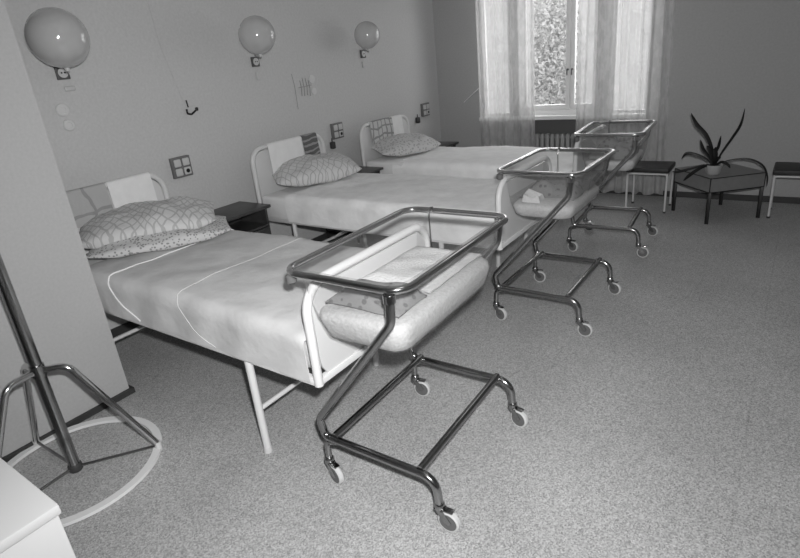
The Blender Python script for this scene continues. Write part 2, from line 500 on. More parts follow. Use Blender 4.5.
# ------------------------------------------------------------------ beds
BL, BW = 1.99, .779
def make_bed(label, y, hb=.985, xo=.045):
    t = thing('hospital_bed', label, 'bed', (xo, y, 0), 0, 'white tubular beds along the left wall')
    r = .017
    # headboard and footboard: bent tube hoops with a panel
    def hoop(x, ztop, zbot, name):
        h = obj(name, TB([(x, .0, zbot), (x, .0, ztop), (x, BW, ztop), (x, BW, zbot)], r, [0, .11, .11, 0], n=9, seg=14), M['bedpost'], t)
        pb = bmesh.new()
        out = rrect(.022, BW-.022, .455, ztop-.022, .09, 6)
        A = [pb.verts.new((x-.005, yy, zz)) for yy, zz in out]; C = [pb.verts.new((x+.005, yy, zz)) for yy, zz in out]
        pb.faces.new(A); pb.faces.new(C[::-1]); k = len(out)
        for j in range(k): pb.faces.new((A[j], A[(j+1) % k], C[(j+1) % k], C[j]))
        obj('panel', pb, M['white_enamel'], h)
        return h
    hoop(0, hb, .44, 'headboard'); hoop(BL, .838, .452, 'footboard')
    # side rails, end rails
    for yy in (.0, BW):
        obj('side_rail', B((0, yy-.012, .45), (BL, yy+.012, .482), .003), M['bedpost'], t)
    obj('end_rail', B((BL-.012, 0, .452), (BL+.012, BW, .48), .003), M['bedpost'], t)
    obj('end_rail', B((-.012, 0, .452), (.012, BW, .48), .003), M['bedpost'], t)
    # spring deck under the mattress
    obj('bed_deck', B((.01, .013, .462), (BL-.013, BW-.013, .478)), M['dark_wood'], t)
    # two pairs of legs with a cross bar and a brace
    for lx in (.335, 1.60):
        for yy in (.0, BW):
            lg = obj('leg', TB([(lx, yy, .0), (lx, yy, .455)], .0165, seg=14), M['bedpost'], t)
            obj('foot_cap', lathe(bmesh.new(), [(.019, 0), (.019, .02), (.0168, .026)], (lx, yy, 0), 'Z', 14), M['rim'], lg)
        obj('cross_bar', TB([(lx, 0, .215), (lx, BW, .215)], .011, seg=10), M['bedpost'], t)
    obj('brace', TB([(.345, BW*.5, .215), (.72, BW*.5, .455)], .009, seg=10), M['bedpost'], t)
    # mattress
    mb = B((.03, .02, .48), (BL-.03, BW-.02, .625), .03, 3)
    obj('mattress', mb, M['terry'], t)
    return t
YS = (1.157, 2.675, 3.972)
make_bed('nearest white tubular bed with grey coverlet, beside the light wall corner', YS[0])
make_bed('middle white tubular bed, its foot behind the middle bassinet', YS[1])
make_bed('farthest white tubular bed, between the middle bed and the window', YS[2], .962)

def coverlet(label, y, x0=.32, seed=0, top=.655, pip=True, xo=.045, group=None, m=None):
    """cotton coverlet over the mattress, hanging to the rail on both sides"""
    bm = bmesh.new(); nx, ny = 90, 56; G = []
    X0, X1 = x0, BL-.022; hw = BW/2+.0145
    for i in range(nx+1):
        s = i/nx; x = X0+(X1-X0)*s; row = []
        for j in range(ny+1):
            v = -1+2*j/ny
            # unrolled arc: side, round shoulder, top
            L1 = .165; top_w = hw-.045; tot = L1+.07+top_w
            d = abs(v)*tot; sg = 1 if v > 0 else -1
            if d < top_w: yy = d; zz = top
            elif d < top_w+.07:
                a = (d-top_w)/.07*PI/2; yy = top_w+.045*math.sin(a); zz = top-.045*(1-math.cos(a))
            else: yy = hw; zz = top-.045-(d-top_w-.07)
            fr = d/tot
            n_ = noise.noise(Vector((x*2.3+seed, sg*d*3, seed)))*.012+noise.noise(Vector((x*7+seed, sg*d*8, seed*2)))*.0055
            crown = .018*(1-(d/tot)**2)*math.sin(min(1, s*1.0)*PI)**.5
            if d < top_w+.03: zz += n_*1.2+crown
            if d > top_w+.02: yy += .005+.006*math.sin(x*21+seed+d*10)*fr+max(0, n_)*.8
            if s > .985: zz -= .012*(s-.985)/.015
            row.append(Vector((x, sg*yy, zz if zz > .470 else .470+(zz-.470)*.15)))
        G.append(row)
    V = [[bm.verts.new(p) for p in r] for r in G]
    for a in range(nx):
        for j in range(ny): bm.faces.new((V[a][j], V[a+1][j], V[a+1][j+1], V[a][j+1]))
    # end closing faces so the sheet has an edge
    bmesh.ops.recalc_face_normals(bm, faces=bm.faces)
    if bm.faces[nx*ny//2+ny//2].normal.z < 0: bmesh.ops.reverse_faces(bm, faces=bm.faces)
    shell(bm, .005)
    t = obj('coverlet', bm, m or M['sheet'], None, angle=60)
    t.location = (xo, y+BW/2, 0)
    tag(t, label, 'coverlet', group)
    def surf(x, d):
        """point of the draped surface at length x and unrolled distance d from the middle"""
        i = min(nx-1e-6, max(0, (x-X0)/(X1-X0)*nx)); j = min(ny-1e-6, max(0, (d/tot+1)/2*ny))
        i0, j0 = int(i), int(j); fi, fj = i-i0, j-j0
        return (G[i0][j0].lerp(G[i0+1][j0], fi)).lerp(G[i0][j0+1].lerp(G[i0+1][j0+1], fi), fj)
    if pip:
        tot = .165+.07+hw-.045
        for xs, rr, wd, lowest in ((x0+.29, .13, .0042, .86), (x0+.86, .15, .0018, .88)):
            pts = fillet([(xs, hw*.98, 0), (xs, -(hw+.02), 0), (xs+.12, -tot*lowest, 0), (xs+.24, -tot*.985, 0)], [0, rr, .3, 0], n=9)
            path = []
            for a, b_ in zip(pts, pts[1:]):
                n_ = max(1, int((b_-a).length/.02))
                for q in range(n_): path.append(a.lerp(b_, q/n_))
            path = [p for p in path if p.x < X1-.03]
            out_ = []
            for p in path:
                c_ = surf(p.x, p.y); o_ = Vector((0, -1 if p.y < -hw else 0, 1)).normalized()*.0015
                out_.append(c_+o_)
            obj('seam', tube(bmesh.new(), out_, wd, seg=6), M['piping'] if wd > .004 else M['sheet'], t)
    return t
coverlet('seamed light coverlet spread over the nearest bed', YS[0], .34, 0, .665)
coverlet('plain coverlet, coloured lighter as by daylight, spread over the middle bed', YS[1], .30, 4, .660, pip=False, m=M['sheet_daylit'])
coverlet('coverlet, coloured lighter as by daylight, spread over the farthest bed', YS[2], .34, 9, .640, pip=False, m=M['sheet_daylit_far'])

# under sheets at the pillow end
def undersheet(label, y, seed):
    b = B((.03, -.0145, .468), (.46, BW+.0145, .646), .026, 3)
    for v in b.verts:
        if v.co.z > .6: v.co.z += noise.noise(v.co*6+Vector((seed, 0, 0)))*.01
    o = obj('bed_sheet', b, M['white_cloth']); o.location = (.045, y, 0)
    tag(o, label, 'sheet')
undersheet('white sheet under the pillows of the nearest bed', YS[0], 1)
undersheet('white sheet under the pillow of the middle bed', YS[1], 3)
undersheet('white sheet under the pillow of the farthest bed', YS[2], 5)

# pillows
def pillow(label, size, loc, rot, m, seed):
    o = obj('pillow', pillow_bm(*size, seed=seed), m, None, angle=80)
    place(o, loc, rot); tag(o, label, 'pillow'); return o
pillow('plump pillow with a lattice print, on top at the nearest bed head', (.44, .72, .19), (.355, 1.60, .776), (1, 8, -36), M['pillow_lattice'], 1)
pillow('flat dotted pillow underneath the lattice pillow of the nearest bed', (.44, .72, .12), (.46, 1.60, .712), (0, 2, -32), M['pillow_dots'], 5)
pillow('small-print pillow at the head of the middle bed', (.42, .66, .19), (.26, 3.10, .755), (0, 12, -30), M['pillow_check'], 8)
pillow('faintly printed pillow at the head of the farthest bed', (.42, .62, .17), (.27, 4.35, .725), (0, 10, -26), M['pillow_flower'], 12)

# cloths over the headboards
def cloth(name, label, cat, y0, y1, zf, m, seed, ztop=.985, x=.045, tilt=0, zb=None):
    o = obj(name, hang_cloth(x, y0, y1, ztop, zf, zb or zf+.12, .0215, seed, .01, .006, tilt), m, None, angle=70)
    tag(o, label, cat); return o
cloth('towel', 'plaid towel hung over the nearest headboard', 'towel', 1.20, 1.565, .80, M['plaid'], 1)
cloth('white_cloth', 'plain white cloth hung over the nearest headboard', 'cloth', 1.575, 1.85, .76, M['white_cloth'], 2)
cloth('white_cloth', 'white cloth hung over the middle headboard', 'cloth', 2.83, 3.19, .76, M['white_cloth'], 3, tilt=.02)
cloth('towel', 'dark striped towel hung over the middle headboard', 'towel', 3.20, 3.37, .82, M['stripe'], 4)
cloth('towel', 'printed towel hung over the farthest headboard', 'towel', 4.10, 4.45, .78, M['towel_print'], 5, ztop=.962)
cloth('white_cloth', 'white cloth hung over the farthest headboard', 'cloth', 4.455, 4.62, .78, M['white_cloth'], 6, ztop=.962)

# ------------------------------------------------------------------ bedside tables
def bedside(label, y0, y1, x1, z=.60):
    t = thing('bedside_table', label, 'bedside table', (XW+.012, y0, 0), 0, 'dark bedside tables between the beds')
    w = x1-XW-.012; d = y1-y0
    obj('table_top', B((0, 0, z-.022), (w, d, z), .004), M['dark_wood'], t)
    body = bmesh.new()
    box(body, (.0, .02, .08), (w-.03, .038, z-.022)); box(body, (.0, d-.038, .08), (w-.03, d-.02, z-.022))
    box(body, (.0, .038, .08), (.015, d-.038, z-.022)); box(body, (.015, .038, .44), (w-.03, d-.038, .455))
    box(body, (.015, .038, .08), (w-.03, d-.038, .095))
    obj('body', body, M['dark_wood'], t)
    dr = obj('door', B((w-.032, .04, .10), (w-.014, d-.04, .436), .003), M['dark_wood'], t)
    obj('knob', lathe(bmesh.new(), [(.006, 0), (.006, .01), (.012, .016), (.010, .026)], (w-.014, .08, .30), 'X', 12), M['plate_grey'], dr)
    for x in (.02, w-.05):
        for y in (.03, d-.03): obj('leg', TB([(x, y, 0), (x, y, .082)], .011, seg=10), M['black'], t)
    return t
bedside('dark bedside table between the nearest and the middle bed', 2.17, 2.63, .215)
bedside('dark bedside table between the middle and the farthest bed', 3.50, 3.945, .29)
bedside('dark bedside table in the far corner beyond the farthest bed', 4.82, 5.27, .34)

# ------------------------------------------------------------------ bassinets
def make_bassinet(label, loc, W=.50, L=.75, ZT_=.885, yn=-.345, yf=.30, rz=0, bx=.018):
    t = thing('bassinet_trolley', label, 'bassinet', (loc[0], loc[1], 0), rz, 'wheeled bassinets at the foot of the beds')
    X0, X1, Y0, Y1 = -W/2, W/2, -L/2, L/2                     # top frame centre lines
    zb = .207                                      # base height, base shifted a little to the right
    obj('top_frame', TB([(X0, Y0, ZT_), (X1, Y0, ZT_), (X1, Y1, ZT_), (X0, Y1, ZT_)], .0125, .065, True, 14, n=8), M['chrome'], t)
    # two Z shaped tubes: post, diagonal, base run, bend down to the right caster
    for y, yt in ((yn, Y0), (yf, Y1)):
        z_ = obj('z_post', TB([(X1-.045, yt, ZT_-.008), (X1-.055, yt+(y-yt)*.1, ZT_-.112), (-.238, y, .285), (-.222, y, zb), (.245+bx, y, zb), (.252+bx, y, .095)],
                 0.0152, [0, .07, .035, .03, .06, 0], seg=14, n=7), M['chrome_dull'], t)
        obj('weld_collar', lathe(bmesh.new(), [(.0195, -.012), (.0195, .012)], (X1-.047, yt, ZT_-.024), 'Z', 14), M['chrome'], z_)
        obj('caster_stem', TB([(-.195+bx, y, zb-.012), (-.240+bx, y, zb-.022), (-.243+bx, y, .095)], .0125, [0, .03, 0], seg=12, n=6), M['chrome_dull'], t)
    for x in (-.195, .185):
        obj('base_bar', TB([(x+bx, yn, zb+.014), (x+bx, yf, zb+.014)], .0145, seg=14), M['chrome_dull'], t)
    for x, y, a in ((-.243+bx, yn, -14), (.252+bx, yn, 2), (.252+bx, yf, -12), (-.243+bx, yf, 8)):
        c_ = bpy.data.objects.new('caster', None); COL.objects.link(c_); c_.parent = t
        c_.location = (x, y, 0); c_.rotation_euler = (0, 0, math.radians(a))
        fk = bmesh.new()
        lathe(fk, [(.016, .083), (.019, .09), (.019, .104), (.0145, .110)], seg=16)
        for sd in (-1, 1):
            vs0 = [(-.014, .088), (.016, .088), (.046, .046), (.038, .034), (.020, .036)]
            A = [fk.verts.new((px, sd*.0125, pz)) for px, pz in vs0]; Cc = [fk.verts.new((px, sd*.0150, pz)) for px, pz in vs0]
            fk.faces.new(A); fk.faces.new(Cc[::-1])
            for j in range(5): fk.faces.new((A[j], A[(j+1) % 5], Cc[(j+1) % 5], Cc[j]))
        box(fk, (-.016, -.015, .082), (.016, .015, .088))
        obj('fork', fk, M['chrome_dull'], c_)
        obj('brake_tab', B((.010, -.012, .084), (.052, .012, .089), .002), M['chrome_dull'], c_)
        obj('tyre', lathe(bmesh.new(), [(.031, -.009), (.035, -.011), (.0405, -.007), (.0405, .007), (.035, .011), (.031, .009)], (.032, 0, .0405), 'Y', 28), M['rim'], c_)
        obj('wheel_disc', lathe(bmesh.new(), [(.006, -.0125), (.0325, -.0108), (.0325, .0108), (.006, .0125)], (.032, 0, .0405), 'Y', 24), M['caster'], c_)
    obj('bumper', lathe(bmesh.new(), [(.010, -.046), (.018, -.040), (.018, -.018), (.010, -.011)], (X0+.020, Y0+.016, ZT_), 'Z', 16), M['bumper'], t)
    def ring(ins, z, r): return [Vector((x, y, z)) for x, y in rrect(X0+ins, X1-ins, Y0+ins, Y1-ins, r, 7)]
    rings = [ring(.004, ZT_+.012, .065), ring(.020, ZT_+.010, .06), ring(.026, ZT_-.03, .06), ring(.045, ZT_-.185, .062), ring(.055, ZT_-.225, .065),
             ring(.064, ZT_-.255, .062), ring(.085, ZT_-.271, .05), ring(.115, ZT_-.277, .03)]
    tub = bmesh.new(); loft(tub, rings, cap1=True)
    obj('clear_tub', tub, M['clear'], t, angle=60)
    hx = X0+.125
    obj('hook', TB([(hx, Y1, ZT_+.014), (hx, Y1-.024, ZT_+.018), (hx, Y1-.034, ZT_-.02), (hx+.006, Y1-.042, ZT_-.145), (hx+.018, Y1-.045, ZT_-.16)], .0035, .01, seg=8), M['chrome_dull'], t)
    return t
# centre x, centre y, width, length, frame height, near and far base tubes
BASS = ((2.223, 1.512, .478, .775, .905, -.338, .295, math.radians(1.2), .018), (2.232, 3.055, .468, .670, .885, -.370, .235, 0, .008), (2.243, 4.250, .462, .620, .885, -.285, .225, math.radians(4), -.012))
for b_, lab in zip(BASS, ('nearest wheeled bassinet, clear tub at the foot of the nearest bed', 'middle wheeled bassinet, in front of the middle bed foot',
                          'farthest wheeled bassinet, nearest the window and the stool')):
    make_bassinet(lab, b_[:2], *b_[2:])

def infant_mattress(label, c, th):
    """mattress pressed against the sloping tub walls"""
    W, L, ZT = c[2], c[3], c[4]; rings = []
    def ins(z):                                          # inner wall of the tub at height z
        T = [(ZT-.277, .119), (ZT-.271, .090), (ZT-.255, .069), (ZT-.225, .060), (ZT-.185, .050), (ZT-.03, .031)]
        for (z0, i0), (z1, i1) in zip(T, T[1:]):
            if z <= z1: return i0+(i1-i0)*(z-z0)/(z1-z0)
        return .031
    z0 = ZT-.273; zs = [z0, z0+.006, z0+.02, z0+.05, z0+th*.7, z0+th*.88, z0+th*.97, z0+th]
    ex = [0, 0, 0, 0, 0, .006, .022, .055]
    for z, e in zip(zs, ex):
        i = ins(z)+e+.002
        rings.append([Vector((x, y, z+(noise.noise(Vector((x*8, y*8, c[1])))*.016 if e else 0))) for x, y in rrect(-W/2+i, W/2-i, -L/2+i, L/2-i, .055, 10)])
    cen_ = Vector((0, 0, z0+th+.006))
    for f in (.75, .5, .25, .05): rings.append([Vector((p.x*f, p.y*f, cen_.z+noise.noise(Vector((p.x*f*8, p.y*f*8, c[1])))*.012)) for p in rings[7]])
    bm = bmesh.new(); loft(bm, rings, True, True)
    o = obj('infant_mattress', bm, M['terry'], angle=60); o.location = (c[0], c[1], 0); o.rotation_euler = (0, 0, c[7])
    tag(o, label, 'mattress'); return o
infant_mattress('white infant mattress lying in the nearest clear tub', BASS[0], .125)
infant_mattress('white infant mattress lying in the middle clear tub', BASS[1], .085)
infant_mattress('white infant mattress lying in the farthest clear tub', BASS[2], .075)

def spread(label, c, x0, x1, y0, y1, z, m, seed, amp=.02, name='infant_blanket', h=.018):
    bm = bmesh.new(); nx, ny = 26, 34; V = []
    for i in range(nx+1):
        row = []
        for j in range(ny+1):
            u, v = i/nx, j/ny
            x = x0+(x1-x0)*u; y = y0+(y1-y0)*v
            e = min(u, 1-u, v, 1-v)
            zz = z+h*min(1, e*9)+noise.noise(Vector((x*9+seed, y*9, seed)))*amp*min(1, e*6)
            x += noise.noise(Vector((y*8, seed, 1)))*.012; y += noise.noise(Vector((x*8, seed, 4)))*.012
            row.append(bm.verts.new((x, y, zz)))
        V.append(row)
    for i in range(nx):
        for j in range(ny): bm.faces.new((V[i][j], V[i+1][j], V[i+1][j+1], V[i][j+1]))
    bmesh.ops.recalc_face_normals(bm, faces=bm.faces)
    shell(bm, .007)
    o = obj(name, bm, m, None, angle=70); o.location = (c[0], c[1], 0); o.rotation_euler = (0, 0, c[7])
    tag(o, label, 'blanket' if 'blanket' in name else 'sheet'); return o
spread('white infant blanket spread flat in the nearest tub', BASS[0], -.150, .155, -.10, .29, .775, M['babycloth'], 3, .014, h=.015)
spread('crumpled grey printed cloth at the near end of the nearest tub', BASS[0], -.155, .150, -.295, -.12, .768, M['grey_cloth'], 6, .05, 'infant_sheet', .030)
spread('crumpled grey cloth lying in the middle tub', BASS[1], -.165, .150, -.16, .25, .705, M['grey_cloth'], 9, .06, 'infant_sheet', .05)
spread('small white cloth bunched on the near end of the middle tub', BASS[1], -.12, -.01, -.245, -.16, .700, M['babycloth'], 12, .07, 'infant_sheet', .045)
spread('crumpled dark cloth lying in the farthest tub', BASS[2], -.155, .145, -.19, .23, .694, M['grey_cloth'], 15, .09, 'infant_sheet', .06)

# ------------------------------------------------------------------ stools, low table, plant
def stool(label, x0, x1, y0, y1, z=.405):
    t = thing('stool', label, 'stool', (x0, y0, 0), 0, 'dark stools along the window wall')
    w, d = x1-x0, y1-y0
    obj('seat', B((-.015, -.02, z-.045), (w+.015, d+.015, z), .012, 3), M['dark_seat'], t)
    r = .0095; zt = z-.057
    for y in (0, d-.02):
        fr = TB([(0, y, .012), (0, y, zt), (w, y, zt), (w, y, .012)], r, .02, seg=10)
        obj('leg_frame', fr, M['white_enamel'], t)
        for x in (0, w): obj('foot_cap', lathe(bmesh.new(), [(.012, 0), (.012, .016)], (x, y, 0), 'Z', 12), M['rubber'], t)
    for x in (0, w): obj('side_bar', TB([(x, 0, zt), (x, d-.02, zt)], r*.8, seg=10), M['white_enamel'], t)
    return t
stool('dark seated stool with pale legs between the curtain and the low table', 2.135, 2.462, 5.135, 5.42)
stool('dark seated stool with pale legs cut by the right photo edge', 3.235, 3.60, 5.21, 5.50)

TZ = .385
tab = thing('low_table', 'low grey square table with dark legs holding the potted plant', 'table', (0, 0, 0))
F_, L_, R_ = Vector((2.823, 4.905, 0)), Vector((2.505, 5.245, 0)), Vector((3.175, 5.205, 0))
K_ = L_+R_-F_
q = [F_, R_, K_, L_]
cen = sum(q, Vector())/4
def quad_prism(bm, pts, z0, z1, grow=0):
    P = [p+(p-cen).normalized()*grow for p in pts]
    A = [bm.verts.new((p.x, p.y, z0)) for p in P]; Cc = [bm.verts.new((p.x, p.y, z1)) for p in P]
    bm.faces.new(A[::-1]); bm.faces.new(Cc)
    for j in range(4): bm.faces.new((A[j], A[(j+1) % 4], Cc[(j+1) % 4], Cc[j]))
    return bm
obj('apron', quad_prism(bmesh.new(), q, .265, TZ-.010, .0), M['table_grey'], tab, smooth=False)
obj('table_top', quad_prism(bmesh.new(), q, TZ-.010, TZ, .004), M['table_grey'], tab, smooth=False)
eb = bmesh.new()
for a, b_ in zip(q, q[1:]+q[:1]):
    for z in (TZ-.006, .262):
        tube(eb, [(a.x, a.y, z), (b_.x, b_.y, z)], .005, seg=8)
obj('edge_trim', eb, M['black'], tab)
for p in q:
    pi = p+(cen-p).normalized()*.012
    obj('leg', B((pi.x-.014, pi.y-.014, 0), (pi.x+.014, pi.y+.014, .262), .002), M['black'], tab)
    obj('corner_strip', TB([(p.x, p.y, .262), (p.x, p.y, TZ)], .004, seg=8), M['black'], tab)

px, py = 2.815, 5.07
pl = thing('potted_plant', 'potted plant with long dark strap leaves on the low table', 'plant', (px, py, TZ))
obj('pot', lathe(bmesh.new(), [(.046, 0), (.050, .004), (.062, .066), (.065, .068), (.065, .076), (.057, .076), (.056, .064), (.01, .062)], seg=28), M['pot'], pl)
obj('soil', lathe(bmesh.new(), [(.056, .062), (.052, .068), (.005, .070)], seg=20), M['soil'], pl)
camright = Vector((.818, .567, 0)).normalized()
def leaf(pts, wmax, tip=.25):
    """pts in (a along the window wall, b toward the wall, z)"""
    P = []
    for a, b_, z in pts: P.append(Vector((a, b_, z)))
    # smooth through points (Catmull-Rom)
    out = []
    Q = [P[0]]+P+[P[-1]]
    for i in range(1, len(Q)-2):
        for s in range(7):
            t_ = s/7
            p0, p1, p2, p3 = Q[i-1], Q[i], Q[i+1], Q[i+2]
            out.append(.5*((2*p1)+(p2-p0)*t_+(2*p0-5*p1+4*p2-p3)*t_**2+(-p0+3*p1-3*p2+p3)*t_**3))
    out.append(P[-1]); n = len(out); bm = bmesh.new(); rings = []
    for i, p in enumerate(out):
        T_ = (out[min(i+1, n-1)]-out[max(i-1, 0)]).normalized()
        side = T_.cross(Vector((.55, -.83, .1))).normalized(); nn = T_.cross(side)
        u = i/(n-1); w = wmax*(.45+.55*math.sin(min(1, u*1.6)*PI/2))*(1 if u < 1-tip else max(.12, ((1-u)/tip)**.7))/2
        rings.append([bm.verts.new(p+side*w), bm.verts.new(p+nn*w*.35), bm.verts.new(p-side*w), bm.verts.new(p-nn*w*.25)])
    for A, Cc in zip(rings, rings[1:]):
        for j in range(4): bm.faces.new((A[j], A[(j+1) % 4], Cc[(j+1) % 4], Cc[j]))
    bm.faces.new(rings[0][::-1]); bm.faces.new(rings[-1])
    obj('leaf', bm, M['leaf'], pl)
LEAVES = [
 ([(0, 0, .07), (-.03, 0, .20), (-.085, 0, .335), (-.17, .0, .43), (-.225, .0, .53)], .032),
 ([(.01, 0, .07), (.05, 0, .17), (.12, 0, .32), (.17, 0, .43), (.185, 0, .56)], .020),
 ([(0, 0, .07), (.0, .01, .16), (.02, .0, .24), (.03, .0, .335)], .022),
 ([(0, 0, .07), (-.05, 0, .14), (-.10, 0, .22), (-.13, 0, .30)], .024),
 ([(0, 0, .07), (-.02, -.01, .14), (-.045, -.02, .20), (-.07, -.02, .25)], .034),
 ([(0, 0, .07), (.01, -.01, .13), (.00, -.01, .19), (.00, -.02, .24)], .034),
 ([(-.01, 0, .07), (-.07, 0, .12), (-.15, -.01, .155), (-.23, -.01, .165), (-.265, -.02, .12)], .022),
 ([(-.02, 0, .07), (-.09, -.02, .07), (-.20, -.05, .04), (-.28, -.08, .025), (-.32, -.10, .028)], .020),
 ([(-.01, 0, .07), (-.08, -.08, .07), (-.16, -.14, .02), (-.205, -.20, -.02)], .026),
 ([(.01, 0, .07), (.12, .02, .11), (.26, .03, .12), (.37, .0, .08), (.42, -.04, .0), (.425, -.06, -.08)], .014),
 ([(.01, 0, .07), (.06, -.01, .10), (.11, -.03, .085), (.135, -.05, .06)], .022),
 ([(.0, 0, .07), (.02, -.02, .12), (.05, -.04, .15)], .028),
]
for pts, w in LEAVES: leaf([(a*.9, b_, z*(.92 if z > .2 else 1)) for a, b_, z in pts], w*1.1)

# ------------------------------------------------------------------ things on the left wall
def wall_lamp(label, y, z, r, yp, zp, x):
    t = thing('wall_lamp', label, 'wall lamp', (XW, yp, zp), 0, 'round globe lamps on the left wall')
    gy, gz, gx = y-yp, z-zp, x-XW
    obj('globe', lathe(bmesh.new(), [(r*math.sin(PI*i/24)+.0005, -r*math.cos(PI*i/24)) for i in range(25)], (gx, gy, gz), 'Z', 40), M['globe'], t)
    dn = Vector((-.25, .05, -1)).normalized()
    a = Vector((gx, gy, gz))+Vector((0, 0, -r*.98))
    obj('neck', lathe(bmesh.new(), [(.011, -.020), (.014, -.008), (.012, .012)], tuple(a), 'Z', 18), M['plate_white'], t)
    obj('arm', TB([a+Vector((0, 0, -.012)), (gx, gy, gz-r-.028), (.014, 0, .046)], .004, .03, seg=10), M['plate_grey'], t)
    pb = obj('wall_plate', B((.0, -.036, -.036), (.016, .036, .036), .004), M['plate_dark'], t)
    obj('outlet_ring', lathe(bmesh.new(), [(.027, .016), (.027, .020), (.004, .020)], (0, 0, 0), 'X', 24), M['plate_white'], pb)
    for sy in (-.009, .009): obj('outlet_hole', lathe(bmesh.new(), [(.0045, .0195), (.0045, .0215)], (0, sy, 0), 'X', 12), M['black'], pb)
    return t
wall_lamp('large round globe wall lamp nearest the camera, at the upper left', 1.553, 1.79, .150, 1.61, 1.622, .05)
wall_lamp('middle round globe wall lamp above the middle bed', 2.933, 1.766, .130, 3.04, 1.592, .05)
wall_lamp('smallest round globe wall lamp, nearest the window', 4.222, 1.73, .115, 4.375, 1.578, .05)

def disc(name, label, y, z, r, m, cat='wall fitting', th=.012, group=None):
    o = obj(name, lathe(bmesh.new(), [(r, 0), (r, th*.6), (r*.85, th), (r*.5, th), (r*.45, th*.7), (.002, th*.7)], (0, 0, 0), 'X', 28), m)
    o.location = (XW+.0008, y, z); tag(o, label, cat, group); return o
disc('wall_button', 'upper of two round pale discs on the wall below the large globe', 1.552, 1.425, .037, M['disc'])
disc('wall_button', 'lower of two round pale discs on the wall below the large globe', 1.562, 1.337, .033, M['disc'])
sw = obj('wall_switch', B((0, -.03, -.013), (.016, .03, .013), .006, 3), M['plate_white']); sw.location = (XW+.0008, 1.625, 1.535)
tag(sw, 'small pale switch below the outlet of the large globe lamp', 'switch')
for y, z, l in ((3.046, 1.49, 'small pale switch below the middle globe lamp'), (4.365, 1.485, 'small pale switch below the smallest globe lamp')):
    s_ = obj('wall_switch', B((0, -.018, -.028), (.014, .018, .028), .005, 3), M['plate_white']); s_.location = (XW+.0008, y, z); tag(s_, l, 'switch')

def outlet_panel(label, y, z):
    t = thing('outlet_panel', label, 'outlet panel', (XW, y, z), 0, 'four-key outlet panels on the left wall')
    t.scale = (.9, .9, .9)
    obj('back_box', B((.0, -.082, -.078), (.030, .082, .078), .004), M['plate_mid'], t)
    for sy in (-1, 1):
        for sz in (-1, 1):
            if sy == 1 and sz == -1: continue
            obj('key', B((.030, sy*.037-.028, sz*.035-.028), (.040, sy*.037+.028, sz*.035+.028), .008, 3), M['plate_white'], t)
    k = obj('socket', B((.030, .009, -.063), (.038, .065, -.007), .006, 3), M['plate_white'], t)
    obj('socket_hole', lathe(bmesh.new(), [(.016, .038), (.016, .041)], (0, .037, -.035), 'X', 20), M['black'], k)
    return t
outlet_panel('four-key outlet panel on the wall above the nearest headboard', 2.205, .957)
outlet_panel('four-key outlet panel on the wall between the middle and farthest beds', 3.86, .942)
outlet_panel('four-key outlet panel on the wall near the far corner', 5.385, .935)
def plug(label, y, z):
    b = bmesh.new(); box(b, (.0, -.022, -.035), (.045, .022, .03), .012, 3)
    tube(b, [(.02, 0, .03), (.018, .004, .06)], .006, seg=8)
    o = obj('call_button', b, M['rubber']); o.location = (XW, y, z); tag(o, label, 'call button', 'dark call buttons'); return o
plug('small dark call button hanging beside the outlet panel of the middle bed', 3.765, .828)
plug('small dark call button hanging beside the outlet panel near the corner', 5.205, .846)

hk = thing('wall_hook', 'small dark double hook on the wall above the nearest bed', 'hook', (XW, 2.372, 1.315))
obj('stem', TB([(.005, 0, .022), (.005, -.004, .070)], .005, seg=8), M['black'], hk)
obj('prong', TB([(.03, -.034, .012), (.02, -.026, -.018), (.02, .004, -.026), (.03, .045, .0)], .0065, .012, seg=8), M['black'], hk)
obj('knob', lathe(bmesh.new(), [(.002, -.013), (.011, -.009), (.011, .009), (.002, .013)], (.031, .046, .004), 'Z', 14), M['black'], hk)
obj('hook_plate', B((.001, -.012, -.014), (.006, .012, .014), .002), M['plate_white'], hk)

wr = thing('wire_rack', 'faint thin wire rack on the wall between the two farther globes', 'rack', (XW, 3.54, 1.36))
for yy, z0, z1 in ((-.05, -.07, .055), (-.018, -.075, .075), (.018, -.07, .07), (.05, -.08, .05)):
    obj('wire', TB([(.0028, yy, z0), (.0028, yy+.008, (z0+z1)/2), (.0028, yy, z1)], .003, .05, seg=6), M['plate_grey'], wr)
obj('crossbar', TB([(.008, -.08, 0), (.008, .08, .008)], .0025, seg=6), M['plate_grey'], wr)
obj('disc', lathe(bmesh.new(), [(.034, .0), (.034, .008), (.002, .01)], (0, .095, .055), 'X', 20), M['disc'], wr)
obj('disc', lathe(bmesh.new(), [(.030, .0), (.030, .008), (.002, .01)], (0, .10, -.045), 'X', 20), M['disc'], wr)
tag(obj('wall_wire', TB([(XW+.004, 3.405, 1.475), (XW+.004, 3.42, 1.38), (XW+.004, 3.42, 1.19)], .002, .02, seg=6), M['plate_grey']),
    'thin grey wire running down the wall left of the wire rack', 'wire')
tag(obj('wall_wire', TB([(XW+.0035, 2.22, 2.60), (XW+.0035, 2.27, 1.75), (XW+.0035, 2.35, 1.36)], .0018, .1, seg=6), M['wall']),
    'faint painted wire running down the wall to the double hook', 'wire')

